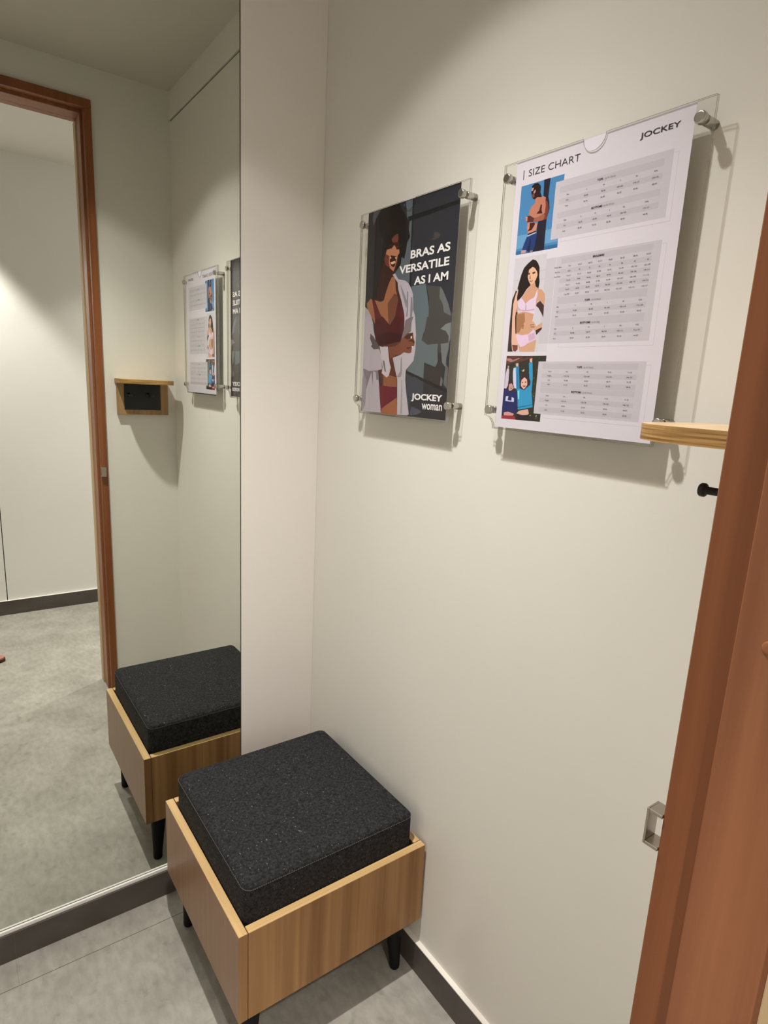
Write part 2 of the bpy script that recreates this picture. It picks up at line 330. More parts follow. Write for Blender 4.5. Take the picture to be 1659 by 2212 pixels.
# printed artwork: colour, then outline points in tenths of a millimetre on the sheet
ART_WOMAN = [
    ((46, 46, 52), [0, 0, 2970, 0, 2970, 4200, 0, 4200]),
    ((36, 32, 33), [-6, 3, 508, -1, 557, 1367, 473, 1488, 507, 1882, -8, 1925]),
    ((84, 88, 88), [201, 1, 458, 8, 386, 78, 287, 162, 205, 277, 161, 154]),
    ((88, 97, 100), [1094, 19, 1328, 15, 1398, 314, 1491, 413, 1465, 576, 1441, 777, 1374, 1084, 1251, 1031, 1163, 1255, 995, 1362, 1205, 1484, 1446, 1508, 1601, 1584, 1636, 1068, 1585, 204, 1556, 11]),
    ((24, 24, 28), [1555, -7, 1606, -3, 1617, 874, 1637, 1636, 1587, 1619, 1564, 747]),
    ((24, 24, 28), [1419, 311, 2969, 280, 2973, 351, 1469, 404]),
    ((72, 66, 64), [2275, 725, 2370, 729, 2469, 789, 2437, 841, 2308, 867, 2153, 845, 2267, 827]),
    ((96, 108, 112), [1669, 1639, 2113, 1628, 2195, 1865, 2269, 2131, 2300, 2549, 1836, 2530]),
    ((72, 68, 64), [2135, 1659, 2581, 1725, 2761, 2049, 2960, 2234, 2977, 2576, 2281, 2548, 2246, 1893]),
    ((104, 106, 104), [2562, 1723, 2643, 1788, 2834, 2055, 2938, 2278, 2721, 2196, 2668, 2042, 2554, 1918]),
    ((98, 108, 108), [1828, 2227, 2232, 2251, 2167, 2391, 2156, 2487, 2096, 2690, 2282, 2768, 2610, 2765, 2633, 3096, 2577, 3202, 2217, 3117, 2231, 3471, 1919, 3414, 1653, 3278, 1883, 3029, 1904, 2598]),
    ((70, 66, 62), [2222, 2251, 2948, 2293, 2930, 2372, 2797, 2411, 2658, 2497, 2849, 2563, 2906, 2669, 2888, 2761, 2686, 2772, 2702, 2931, 2598, 2929, 2600, 2764, 2284, 2780, 2117, 2696, 2175, 2475]),
    ((122, 126, 122), [2649, 2497, 2797, 2411, 2949, 2390, 2953, 2694, 2908, 2784, 2902, 2634, 2810, 2538]),
    ((112, 114, 110), [2686, 2772, 2932, 2750, 2919, 2889, 2878, 3027, 2878, 3214, 2737, 3096]),
    ((54, 47, 45), [2217, 3117, 2568, 3202, 2633, 3096, 2607, 2930, 2720, 2931, 2788, 3238, 2745, 3558, 2220, 3459]),
    ((108, 108, 104), [2755, 3368, 2819, 3450, 2792, 3557, 2740, 3546]),
    ((100, 98, 94), [2870, 3132, 2952, 3214, 2954, 3600, 2845, 3520]),
    ((60, 62, 70), [1626, 3342, 1919, 3414, 2231, 3471, 2237, 3742, 1838, 3895, 1843, 4175, 1780, 4179]),
    ((44, 40, 42), [2231, 3471, 2745, 3558, 2938, 3624, 2960, 4204, 1822, 4176, 1829, 3908, 2237, 3742]),
    ((74, 78, 88), [1869, 3995, 2102, 4034, 2229, 4077, 2112, 4134, 1928, 4170, 1843, 4175]),
    ((32, 27, 28), [1626, 3272, 1669, 3335, 2948, 3682, 2952, 3612]),
    ((25, 18, 17), [474, 5, 692, -6, 916, -1, 1114, 5, 1189, 121, 1294, 212, 1402, 350, 1454, 419, 1460, 528, 1528, 694, 1442, 789, 1414, 943, 1373, 1071, 1273, 1034, 1264, 1168, 1163, 1255, 1080, 1321, 997, 1387, 717, 1846, 350, 1739, 449, 1486, 495, 1335, 547, 980, 584, 603, 413, 387, 360, 187, 398, 80]),
    ((56, 26, 20), [654, 866, 805, 761, 938, 730, 1166, 811, 1172, 1120, 1077, 1283, 997, 1387, 1183, 1481, 1033, 1795, 718, 1859, 428, 1804, 473, 1488, 546, 1237, 630, 1118]),
    ((112, 62, 44), [897, 649, 992, 595, 1111, 570, 1142, 673, 1116, 743, 937, 717]),
    ((188, 126, 88), [743, 834, 901, 824, 986, 774, 1032, 793, 1095, 875, 1183, 881, 1197, 957, 1139, 992, 1116, 1101, 1070, 1207, 1015, 1286, 891, 1212, 816, 1089, 826, 990, 716, 913]),
    ((60, 28, 22), [804, 748, 937, 723, 1148, 735, 1170, 861, 1057, 814, 998, 775, 913, 832, 810, 812]),
    ((110, 52, 36), [716, 913, 846, 967, 834, 1079, 891, 1212, 723, 1129, 665, 995]),
    ((62, 20, 18), [891, 960, 1095, 999, 1084, 1072, 1068, 1182, 1003, 1206, 921, 1165, 866, 1058]),
    ((238, 214, 192), [866, 989, 917, 1001, 902, 1035]),
    ((238, 214, 192), [1056, 1004, 1103, 1037, 1069, 1052]),
    ((225, 180, 150), [903, 1094, 1059, 1088, 1074, 1127, 975, 1146, 929, 1134]),
    ((160, 102, 66), [62, 1850, 216, 1761, 281, 1800, 355, 1799, 600, 1857, 716, 1833, 773, 1696, 872, 1514, 974, 1385, 1134, 1426, 1224, 1685, 1396, 1898, 1472, 2140, 1508, 2529, 1009, 2535, 474, 2342, 126, 2015]),
    ((112, 68, 46), [862, 1909, 1094, 1724, 1255, 1788, 1258, 2064, 1100, 2282, 995, 2509, 912, 2221]),
    ((70, 36, 28), [1088, 1409, 1203, 1458, 1259, 1713, 1400, 1949, 1473, 2153, 1367, 2058, 1213, 1809, 1132, 1652]),
    ((98, 32, 36), [268, 1792, 374, 1800, 490, 1960, 623, 2126, 947, 2352, 995, 2380, 1011, 2561, 491, 2542, 378, 2071]),
    ((86, 26, 30), [1246, 1812, 1359, 1970, 1477, 2190, 1519, 2580, 965, 2559, 1003, 2341, 1158, 2184]),
    ((76, 22, 26), [428, 2224, 697, 2161, 981, 2351, 1159, 2188, 1500, 2208, 1489, 2445, 1404, 2700, 1210, 2758, 868, 2769, 633, 2790, 418, 2543]),
    ((58, 18, 20), [491, 2533, 913, 2484, 1411, 2529, 1404, 2700, 1211, 2764, 633, 2790]),
    ((92, 48, 34), [608, 2776, 1404, 2693, 1489, 2911, 1285, 3087, 1345, 3623, 826, 3629, 640, 3283]),
    ((142, 88, 56), [837, 3349, 1178, 3398, 1326, 3422, 1338, 3619, 848, 3615]),
    ((158, 96, 64), [818, 4087, 1357, 3837, 1408, 4201, 804, 4196]),
    ((106, 30, 42), [690, 3579, 823, 3600, 1059, 3617, 1338, 3619, 1342, 3844, 1177, 3897, 842, 4088, 745, 4077]),
    ((176, 166, 168), [-9, 1919, 124, 1988, 247, 2116, 346, 2269, 394, 2485, -35, 2468]),
    ((182, 172, 174), [-30, 2118, 162, 2143, 255, 2215, 340, 2340, 445, 2571, 510, 2760, 638, 2843, 736, 3004, 770, 3256, 604, 3284, 677, 3565, 731, 3861, 803, 4189, 25, 4198, 2, 3287, 1, 2803]),
    ((92, 80, 78), [261, 2497, 396, 2569, 503, 2680, 632, 2776, 613, 2829, 419, 2838, 302, 2768, 348, 2729, 250, 2605]),
    ((128, 116, 118), [24, 3245, 259, 3299, 628, 3284, 674, 3485, 573, 3486, 534, 3325, 434, 3298, 437, 3625, 361, 3326, 145, 3771]),
    ((150, 140, 142), [59, 3356, 174, 3493, 169, 4050, 51, 4197, 19, 3495]),
    ((182, 173, 176), [993, 1349, 1081, 1333, 1203, 1458, 1446, 1508, 1557, 1568, 1650, 1662, 1728, 1790, 1764, 2097, 1829, 2199, 1874, 2544, 1519, 2529, 1473, 2153, 1352, 1895, 1221, 1660, 1187, 1519]),
    ((120, 112, 118), [1528, 1712, 1563, 1739, 1584, 2085, 1561, 2519, 1528, 2517, 1552, 2083]),
    ((140, 130, 134), [1278, 1565, 1375, 1674, 1547, 1910, 1529, 2057, 1387, 1798]),
    ((130, 122, 126), [1667, 1846, 1709, 1849, 1751, 2072, 1714, 2340, 1677, 2400]),
    ((186, 177, 178), [1493, 2208, 1838, 2228, 1902, 2573, 1909, 2868, 1867, 3078, 1626, 3272, 1627, 3469, 1683, 3723, 1809, 4151, 1759, 4186, 1407, 4190, 1344, 3448, 1258, 3280, 1144, 3021, 1428, 2960, 1404, 2693, 1489, 2445]),
    ((120, 108, 108), [1518, 2284, 1702, 2220, 1786, 2225, 1734, 2332, 1729, 2505, 1545, 2585, 1429, 2732, 1403, 2681, 1489, 2445]),
    ((150, 138, 138), [1433, 3011, 1466, 3012, 1505, 3318, 1469, 3407, 1360, 3422, 1335, 3396, 1437, 3292]),
    ((160, 148, 150), [1497, 3471, 1530, 3471, 1583, 4165, 1518, 4175]),
    ((124, 72, 48), [982, 2798, 1213, 2784, 1405, 2706, 1422, 2656, 1605, 2537, 1805, 2533, 1829, 2632, 1878, 2720, 1862, 2806, 1786, 2841, 1784, 2916, 1707, 2939, 1533, 2911, 1449, 2948, 1229, 2970, 1054, 3040]),
    ((70, 36, 26), [1506, 2621, 1628, 2557, 1795, 2538, 1779, 2593, 1742, 2641, 1617, 2662]),
    ((66, 34, 26), [1620, 2693, 1806, 2656, 1874, 2720, 1846, 2750, 1790, 2711]),
    ((72, 38, 28), [1609, 2812, 1758, 2809, 1739, 2840, 1634, 2850]),
    ((236, 226, 220), [1734, 2598, 1772, 2603, 1768, 2648, 1731, 2641]),
    ((236, 226, 220), [1782, 2797, 1861, 2803, 1797, 2831]),
    ((196, 186, 186), [636, 2770, 753, 2792, 822, 2781, 951, 2790, 1005, 3007, 1044, 3138, 1097, 3216, 1039, 3387, 955, 3430, 765, 3343, 790, 3216, 724, 3004]),
    ((120, 104, 100), [777, 3070, 849, 3084, 929, 3322, 868, 3296]),
]
ART_CHART = [
    ((218, 211, 213), [0, 0, 2970, 0, 2970, 4200, 0, 4200]),
    ((74, 132, 176), [133, 380, 990, 380, 990, 1410, 133, 1410]),
    ((104, 156, 192), [133, 1120, 990, 1120, 990, 1320, 133, 1320]),
    ((52, 104, 148), [133, 1355, 990, 1355, 990, 1410, 133, 1410]),
    ((84, 138, 178), [435, 1162, 684, 1199, 702, 1349, 331, 1343]),
    ((34, 32, 46), [600, 376, 724, 378, 713, 641, 742, 718, 760, 821, 723, 958, 724, 1205, 727, 1407, 390, 1400, 437, 1357, 540, 1178, 540, 1015, 586, 891, 613, 621]),
    ((38, 20, 22), [356, 419, 404, 392, 476, 396, 531, 440, 546, 479, 543, 543, 582, 616, 535, 635, 454, 634, 405, 614, 375, 576, 351, 505, 368, 472]),
    ((206, 150, 128), [360, 449, 401, 450, 385, 490, 357, 492]),
    ((196, 142, 120), [412, 495, 444, 484, 440, 523, 417, 541, 397, 522]),
    ((122, 66, 52), [376, 539, 417, 540, 433, 587, 398, 598, 368, 560]),
    ((190, 124, 98), [452, 619, 491, 605, 573, 621, 611, 610, 664, 639, 679, 720, 704, 839, 645, 887, 528, 911, 423, 885, 343, 827, 352, 770, 392, 718, 450, 685]),
    ((70, 28, 26), [575, 722, 602, 735, 601, 807, 627, 862, 500, 847, 555, 806]),
    ((120, 58, 46), [657, 659, 712, 712, 745, 818, 723, 958, 655, 965, 673, 870, 680, 763]),
    ((160, 94, 72), [450, 901, 547, 899, 643, 872, 686, 894, 655, 965, 493, 964, 441, 951]),
    ((92, 44, 36), [288, 847, 378, 855, 461, 903, 452, 957, 326, 943, 290, 907]),
    ((210, 140, 116), [277, 846, 321, 857, 324, 928, 291, 915]),
    ((200, 136, 106), [336, 945, 473, 968, 548, 995, 525, 1101, 357, 1116, 331, 1034]),
    ((66, 28, 28), [380, 960, 473, 968, 497, 994, 435, 1072, 342, 1080, 384, 1042]),
    ((30, 24, 40), [352, 1123, 524, 1094, 527, 1113, 360, 1147]),
    ((176, 180, 205), [354, 1142, 527, 1116, 529, 1132, 357, 1165]),
    ((32, 58, 108), [346, 1164, 529, 1133, 550, 1179, 535, 1311, 513, 1382, 262, 1349, 299, 1255]),
    ((24, 38, 74), [417, 1182, 444, 1238, 431, 1386, 366, 1378, 406, 1270]),
    ((190, 150, 150), [252, 1351, 359, 1362, 348, 1398, 247, 1404]),
    ((170, 140, 150), [440, 1380, 498, 1384, 494, 1399, 437, 1399]),
    ((188, 182, 182), [2740, 513, 2813, 513, 2813, 517, 2740, 517]),
    ((188, 182, 182), [2811, 515, 2815, 515, 2815, 1335, 2811, 1335]),
    ((188, 182, 182), [1040, 1333, 2813, 1333, 2813, 1337, 1040, 1337]),
    ((188, 182, 182), [1038, 1280, 1042, 1280, 1042, 1335, 1038, 1335]),
    ((199, 193, 194), [840, 465, 2740, 465, 2740, 1280, 840, 1280]),
    ((190, 184, 185), [930, 550, 2620, 550, 2620, 642, 930, 642]),
    ((190, 184, 185), [930, 718, 2620, 718, 2620, 795, 930, 795]),
    ((190, 184, 185), [930, 910, 2620, 910, 2620, 995, 930, 995]),
    ((190, 184, 185), [930, 1070, 2620, 1070, 2620, 1148, 930, 1148]),
    ((205, 201, 201), [133, 1465, 800, 1465, 800, 2948, 133, 2948]),
    ((170, 168, 168), [133, 1808, 400, 1808, 400, 1812, 133, 1812]),
    ((175, 172, 172), [638, 1490, 642, 1490, 642, 1710, 638, 1710]),
    ((175, 172, 172), [640, 1708, 800, 1708, 800, 1712, 640, 1712]),
    ((175, 172, 172), [133, 1958, 300, 1958, 300, 1962, 133, 1962]),
    ((175, 172, 172), [620, 1838, 800, 1838, 800, 1842, 620, 1842]),
    ((199, 193, 194), [800, 1548, 1000, 1548, 1000, 2826, 800, 2826]),
    ((209, 204, 204), [800, 2830, 980, 2830, 980, 2948, 800, 2948]),
    ((218, 211, 213), [800, 1440, 1005, 1440, 1005, 1549, 800, 1549]),
    ((62, 44, 42), [210, 1966, 145, 2106, 136, 2525, 141, 2938, 256, 2940, 303, 2636, 252, 2194, 269, 1993]),
    ((36, 24, 22), [515, 1521, 584, 1540, 637, 1594, 675, 1661, 684, 1792, 704, 1877, 693, 1980, 632, 1940, 604, 1867, 563, 1836, 515, 1915, 443, 1965, 375, 2052, 313, 2111, 217, 2155, 250, 2092, 270, 2000, 242, 1933, 277, 1807, 298, 1731, 345, 1630, 416, 1575]),
    ((206, 156, 122), [566, 1864, 611, 1882, 632, 1940, 703, 1981, 770, 2001, 834, 2068, 851, 2166, 839, 2256, 753, 2166, 689, 2175, 671, 2265, 645, 2363, 628, 2462, 655, 2606, 566, 2675, 409, 2684, 305, 2651, 259, 2340, 274, 2123, 350, 2093, 445, 1979, 515, 1922]),
    ((228, 180, 142), [457, 1671, 529, 1634, 579, 1657, 633, 1718, 649, 1768, 620, 1841, 569, 1892, 523, 1905, 479, 1855, 441, 1781, 452, 1712]),
    ((84, 50, 42), [530, 1721, 585, 1709, 601, 1725, 571, 1746, 537, 1739]),
    ((84, 50, 42), [443, 1718, 476, 1715, 489, 1744, 456, 1748]),
    ((150, 70, 62), [486, 1838, 563, 1836, 538, 1868, 498, 1857]),
    ((250, 240, 230), [501, 1843, 554, 1842, 531, 1853]),
    ((120, 78, 58), [482, 1764, 496, 1759, 508, 1816, 488, 1814]),
    ((226, 178, 150), [264, 1949, 249, 2085, 267, 2151, 245, 2398, 282, 2635, 351, 2785, 375, 2904, 328, 2941, 243, 2917, 212, 2782, 181, 2372, 178, 2174, 220, 2010]),
    ((120, 70, 54), [233, 2827, 362, 2837, 364, 2904, 318, 2941, 265, 2925]),
    ((62, 38, 36), [255, 2311, 290, 2305, 296, 2489, 310, 2651, 278, 2598]),
    ((68, 46, 46), [691, 2197, 753, 2166, 841, 2242, 850, 2424, 816, 2373, 728, 2269, 677, 2238]),
    ((222, 200, 214), [330, 2088, 383, 2117, 451, 2193, 504, 2147, 623, 2100, 667, 1999, 680, 1986, 687, 2084, 667, 2153, 675, 2259, 655, 2363, 525, 2327, 425, 2310, 297, 2324, 277, 2152]),
    ((188, 160, 176), [451, 2193, 472, 2209, 482, 2296, 453, 2294]),
    ((196, 166, 180), [285, 2218, 351, 2273, 482, 2292, 654, 2278, 652, 2300, 484, 2307, 303, 2288]),
    ((166, 118, 80), [270, 2348, 369, 2339, 447, 2330, 472, 2461, 364, 2638, 302, 2629]),
    ((150, 96, 60), [429, 2509, 454, 2518, 452, 2583, 432, 2582]),
    ((210, 160, 126), [573, 2487, 659, 2477, 725, 2552, 840, 2494, 840, 2571, 745, 2638, 694, 2607, 593, 2575]),
    ((110, 72, 56), [587, 2520, 674, 2521, 675, 2532, 588, 2531]),
    ((110, 72, 56), [600, 2550, 688, 2557, 689, 2568, 601, 2561]),
    ((70, 44, 40), [714, 2615, 840, 2571, 844, 2599, 741, 2688]),
    ((206, 160, 130), [351, 2785, 419, 2942, 734, 2946, 750, 2760, 583, 2813]),
    ((226, 196, 214), [305, 2654, 429, 2681, 566, 2671, 666, 2613, 720, 2666, 744, 2752, 601, 2799, 509, 2851, 421, 2868, 363, 2808]),
    ((206, 170, 190), [567, 2682, 698, 2643, 728, 2738, 599, 2784]),
    ((50, 48, 38), [133, 3010, 995, 3010, 995, 4050, 133, 4050]),
    ((120, 116, 70), [346, 3133, 368, 3125, 362, 3147, 341, 3151]),
    ((90, 92, 50), [225, 3050, 250, 3040, 244, 3066, 219, 3070]),
    ((70, 70, 44), [814, 3795, 832, 3788, 828, 3806, 810, 3810]),
    ((90, 92, 50), [449, 3810, 480, 3798, 472, 3829, 441, 3835]),
    ((90, 92, 50), [328, 3957, 359, 3946, 351, 3977, 320, 3983]),
    ((90, 92, 50), [814, 3223, 834, 3216, 829, 3236, 809, 3239]),
    ((70, 70, 44), [222, 3636, 250, 3625, 243, 3653, 215, 3658]),
    ((70, 70, 44), [357, 3277, 376, 3270, 371, 3289, 352, 3293]),
    ((90, 92, 50), [848, 3037, 867, 3030, 862, 3049, 843, 3053]),
    ((70, 70, 44), [854, 3538, 876, 3530, 870, 3552, 848, 3556]),
    ((90, 92, 50), [389, 3481, 407, 3475, 403, 3493, 385, 3496]),
    ((90, 92, 50), [824, 3073, 838, 3068, 835, 3082, 821, 3084]),
    ((120, 116, 70), [581, 3678, 609, 3667, 602, 3696, 574, 3701]),
    ((120, 116, 70), [978, 3226, 1000, 3217, 994, 3239, 972, 3243]),
    ((200, 200, 170), [677, 3471, 694, 3465, 690, 3482, 673, 3485]),
    ((90, 92, 50), [770, 3351, 795, 3341, 789, 3366, 764, 3371]),
    ((70, 70, 44), [234, 3092, 252, 3085, 247, 3103, 229, 3106]),
    ((120, 116, 70), [661, 3267, 681, 3260, 676, 3280, 656, 3284]),
    ((196, 190, 130), [391, 3056, 412, 3048, 407, 3069, 386, 3073]),
    ((90, 92, 50), [894, 3985, 923, 3974, 916, 4003, 886, 4009]),
    ((200, 200, 170), [165, 3319, 200, 3306, 191, 3341, 156, 3347]),
    ((196, 190, 130), [865, 3900, 893, 3889, 886, 3917, 858, 3922]),
    ((120, 116, 70), [394, 3221, 416, 3213, 411, 3236, 388, 3240]),
    ((70, 70, 44), [358, 3629, 374, 3623, 370, 3639, 353, 3642]),
    ((90, 92, 50), [158, 3075, 174, 3069, 170, 3085, 154, 3088]),
    ((120, 116, 70), [978, 3601, 1000, 3593, 995, 3616, 972, 3620]),
    ((196, 190, 130), [502, 3238, 516, 3233, 512, 3247, 498, 3249]),
    ((70, 70, 44), [762, 3626, 796, 3613, 788, 3647, 753, 3654]),
    ((196, 190, 130), [184, 3521, 202, 3514, 198, 3532, 179, 3536]),
    ((200, 200, 170), [251, 3559, 282, 3548, 274, 3578, 244, 3584]),
    ((200, 200, 170), [691, 3230, 708, 3224, 704, 3241, 687, 3244]),
    ((120, 116, 70), [491, 3067, 513, 3059, 507, 3081, 485, 3085]),
    ((120, 116, 70), [687, 3458, 705, 3451, 701, 3469, 683, 3472]),
    ((120, 116, 70), [176, 3284, 194, 3278, 190, 3296, 172, 3299]),
    ((90, 92, 50), [791, 3447, 810, 3440, 805, 3459, 786, 3462]),
    ((70, 70, 44), [193, 3958, 218, 3948, 212, 3974, 186, 3979]),
    ((196, 190, 130), [484, 3931, 512, 3921, 505, 3948, 478, 3953]),
    ((70, 70, 44), [560, 3123, 578, 3116, 573, 3134, 556, 3137]),
    ((200, 200, 170), [897, 3955, 917, 3947, 912, 3967, 892, 3971]),
    ((70, 70, 44), [814, 3672, 845, 3661, 837, 3692, 806, 3698]),
    ((90, 92, 50), [329, 3831, 359, 3820, 352, 3851, 321, 3856]),
    ((90, 92, 50), [916, 3986, 930, 3981, 927, 3995, 912, 3998]),
    ((70, 70, 44), [948, 3698, 962, 3693, 959, 3707, 945, 3710]),
    ((196, 190, 130), [256, 3999, 284, 3988, 277, 4016, 249, 4021]),
    ((200, 200, 170), [872, 3718, 895, 3709, 890, 3732, 866, 3737]),
    ((196, 190, 130), [770, 3957, 787, 3951, 783, 3969, 765, 3972]),
    ((90, 92, 50), [325, 3187, 352, 3177, 345, 3203, 319, 3208]),
    ((120, 116, 70), [246, 3840, 277, 3828, 269, 3859, 239, 3865]),
    ((70, 70, 44), [607, 3909, 624, 3902, 620, 3920, 603, 3923]),
    ((200, 200, 170), [424, 3922, 455, 3910, 447, 3941, 417, 3946]),
    ((70, 70, 44), [910, 3470, 924, 3464, 921, 3479, 906, 3481]),
    ((120, 116, 70), [244, 3591, 262, 3584, 258, 3602, 239, 3606]),
    ((196, 190, 130), [184, 3110, 217, 3098, 209, 3130, 176, 3136]),
    ((70, 70, 44), [396, 3377, 411, 3371, 407, 3386, 393, 3389]),
    ((200, 200, 170), [527, 3235, 561, 3222, 553, 3257, 518, 3264]),
    ((196, 190, 130), [344, 3517, 378, 3504, 370, 3538, 335, 3545]),
    ((90, 92, 50), [214, 3946, 245, 3934, 237, 3965, 206, 3971]),
    ((200, 200, 170), [575, 3464, 607, 3452, 599, 3484, 567, 3490]),
    ((90, 92, 50), [206, 3911, 223, 3905, 218, 3922, 201, 3925]),
    ((70, 70, 44), [922, 3509, 937, 3503, 933, 3518, 918, 3521]),
    ((120, 116, 70), [289, 3904, 306, 3898, 301, 3915, 285, 3918]),
    ((196, 190, 130), [421, 3890, 440, 3883, 435, 3901, 416, 3905]),
    ((70, 70, 44), [740, 3036, 760, 3028, 755, 3048, 735, 3052]),
    ((70, 70, 44), [242, 3816, 268, 3806, 262, 3833, 235, 3838]),
    ((90, 92, 50), [213, 3275, 245, 3264, 237, 3295, 205, 3301]),
    ((196, 190, 130), [340, 3210, 372, 3198, 364, 3231, 332, 3237]),
    ((200, 200, 170), [712, 3640, 732, 3632, 727, 3652, 707, 3656]),
    ((70, 70, 44), [799, 3598, 833, 3586, 825, 3619, 791, 3626]),
    ((120, 116, 70), [803, 3643, 826, 3634, 820, 3657, 797, 3661]),
    ((90, 92, 50), [359, 3627, 394, 3614, 385, 3649, 350, 3655]),
    ((92, 58, 48), [134, 3005, 458, 3008, 510, 3049, 714, 3010, 703, 3039, 592, 3079, 430, 3107, 295, 3119, 191, 3143, 139, 3125]),
    ((168, 122, 108), [139, 3047, 221, 3047, 282, 3077, 422, 3040, 432, 3054, 293, 3101, 228, 3107, 143, 3083]),
    ((205, 190, 205), [166, 3215, 217, 3227, 229, 3480, 187, 3548, 136, 3543, 143, 3312]),
    ((205, 205, 235), [313, 3208, 368, 3196, 432, 3534, 392, 3541, 336, 3477, 308, 3274]),
    ((190, 150, 140), [177, 3167, 210, 3167, 209, 3227, 178, 3215]),
    ((54, 32, 32), [222, 3419, 276, 3388, 328, 3411, 359, 3536, 331, 3574, 265, 3576, 221, 3480]),
    ((200, 150, 140), [245, 3473, 300, 3454, 338, 3495, 352, 3543, 291, 3584, 242, 3558]),
    ((90, 30, 36), [277, 3533, 318, 3532, 303, 3550]),
    ((34, 38, 92), [133, 3556, 230, 3559, 283, 3593, 365, 3584, 447, 3594, 474, 3833, 456, 3955, 133, 3969, 131, 3728]),
    ((205, 205, 235), [197, 3676, 255, 3670, 242, 3738, 334, 3746, 331, 3682, 386, 3698, 389, 3762, 193, 3753]),
    ((210, 150, 140), [181, 3948, 272, 3930, 356, 3943, 416, 3958, 395, 3990, 187, 3997]),
    ((150, 48, 58), [132, 4001, 444, 3993, 459, 4052, 138, 4053]),
    ((52, 150, 190), [362, 3178, 430, 3178, 488, 3532, 570, 3554, 673, 3503, 700, 3467, 643, 3119, 718, 3108, 755, 3350, 760, 3582, 812, 3826, 497, 3886, 447, 3594, 416, 3535]),
    ((40, 120, 165), [384, 3190, 416, 3190, 472, 3533, 443, 3558, 417, 3475]),
    ((120, 215, 240), [453, 3581, 491, 3562, 505, 3711, 476, 3706]),
    ((34, 110, 150), [491, 3838, 799, 3780, 801, 3792, 493, 3856]),
    ((222, 170, 150), [361, 3131, 416, 3125, 418, 3178, 366, 3175]),
    ((222, 170, 150), [652, 3061, 707, 3044, 711, 3111, 661, 3111]),
    ((60, 42, 42), [488, 3331, 570, 3288, 641, 3299, 680, 3363, 718, 3420, 709, 3479, 657, 3498, 602, 3558, 519, 3526, 479, 3461]),
    ((226, 180, 160), [519, 3395, 578, 3353, 636, 3387, 654, 3469, 620, 3517, 585, 3547, 524, 3502, 511, 3460]),
    ((60, 36, 34), [531, 3430, 555, 3427, 553, 3445, 535, 3445]),
    ((60, 36, 34), [594, 3423, 621, 3419, 623, 3437, 600, 3441]),
    ((130, 60, 60), [546, 3489, 624, 3484, 597, 3514]),
    ((216, 172, 150), [515, 3903, 716, 3861, 748, 3937, 712, 3957, 602, 3967, 488, 3947]),
    ((44, 34, 36), [488, 3953, 603, 3970, 758, 3948, 793, 4050, 467, 4052]),
    ((218, 211, 213), [846, 3000, 847, 3000, 847, 3001, 846, 3001]),
    ((188, 182, 182), [2755, 3148, 2830, 3148, 2830, 3152, 2755, 3152]),
    ((188, 182, 182), [2828, 3150, 2832, 3150, 2832, 3980, 2828, 3980]),
    ((188, 182, 182), [1046, 3978, 2830, 3978, 2830, 3982, 1046, 3982]),
    ((188, 182, 182), [1044, 3923, 1048, 3923, 1048, 3980, 1044, 3980]),
    ((199, 193, 194), [846, 3100, 2755, 3100, 2755, 3923, 846, 3923]),
    ((190, 184, 185), [936, 3130, 2635, 3130, 2635, 3215, 936, 3215]),
    ((190, 184, 185), [936, 3282, 2635, 3282, 2635, 3352, 936, 3352]),
    ((190, 184, 185), [936, 3418, 2635, 3418, 2635, 3500, 936, 3500]),
    ((190, 184, 185), [936, 3505, 2635, 3505, 2635, 3585, 936, 3585]),
    ((190, 184, 185), [936, 3663, 2635, 3663, 2635, 3737, 936, 3737]),
    ((190, 184, 185), [936, 3813, 2635, 3813, 2635, 3890, 936, 3890]),
    ((218, 211, 213), [1003, 2980, 1040, 2980, 1040, 3100, 1003, 3100]),
    ((188, 182, 182), [2744, 1598, 2816, 1598, 2816, 1602, 2744, 1602]),
    ((188, 182, 182), [2814, 1600, 2818, 1600, 2818, 2886, 2814, 2886]),
    ((188, 182, 182), [1208, 2884, 2816, 2884, 2816, 2888, 1208, 2888]),
    ((188, 182, 182), [1206, 2826, 1210, 2826, 1210, 2886, 1206, 2886]),
    ((199, 193, 194), [1008, 1550, 2744, 1550, 2744, 2826, 1008, 2826]),
    ((190, 184, 185), [1098, 1580, 2624, 1580, 2624, 1660, 1098, 1660]),
    ((190, 184, 185), [1098, 1735, 2624, 1735, 2624, 1802, 1098, 1802]),
    ((190, 184, 185), [1098, 1869, 2624, 1869, 2624, 1936, 1098, 1936]),
    ((190, 184, 185), [1098, 2002, 2624, 2002, 2624, 2070, 1098, 2070]),
    ((190, 184, 185), [1098, 2140, 2624, 2140, 2624, 2244, 1098, 2244]),
    ((190, 184, 185), [1098, 2318, 2624, 2318, 2624, 2388, 1098, 2388]),
    ((190, 184, 185), [1098, 2460, 2624, 2460, 2624, 2570, 1098, 2570]),
    ((190, 184, 185), [1098, 2642, 2624, 2642, 2624, 2713, 1098, 2713]),
    ((44, 38, 44), [152, 150, 167, 150, 167, 290, 152, 290]),
]

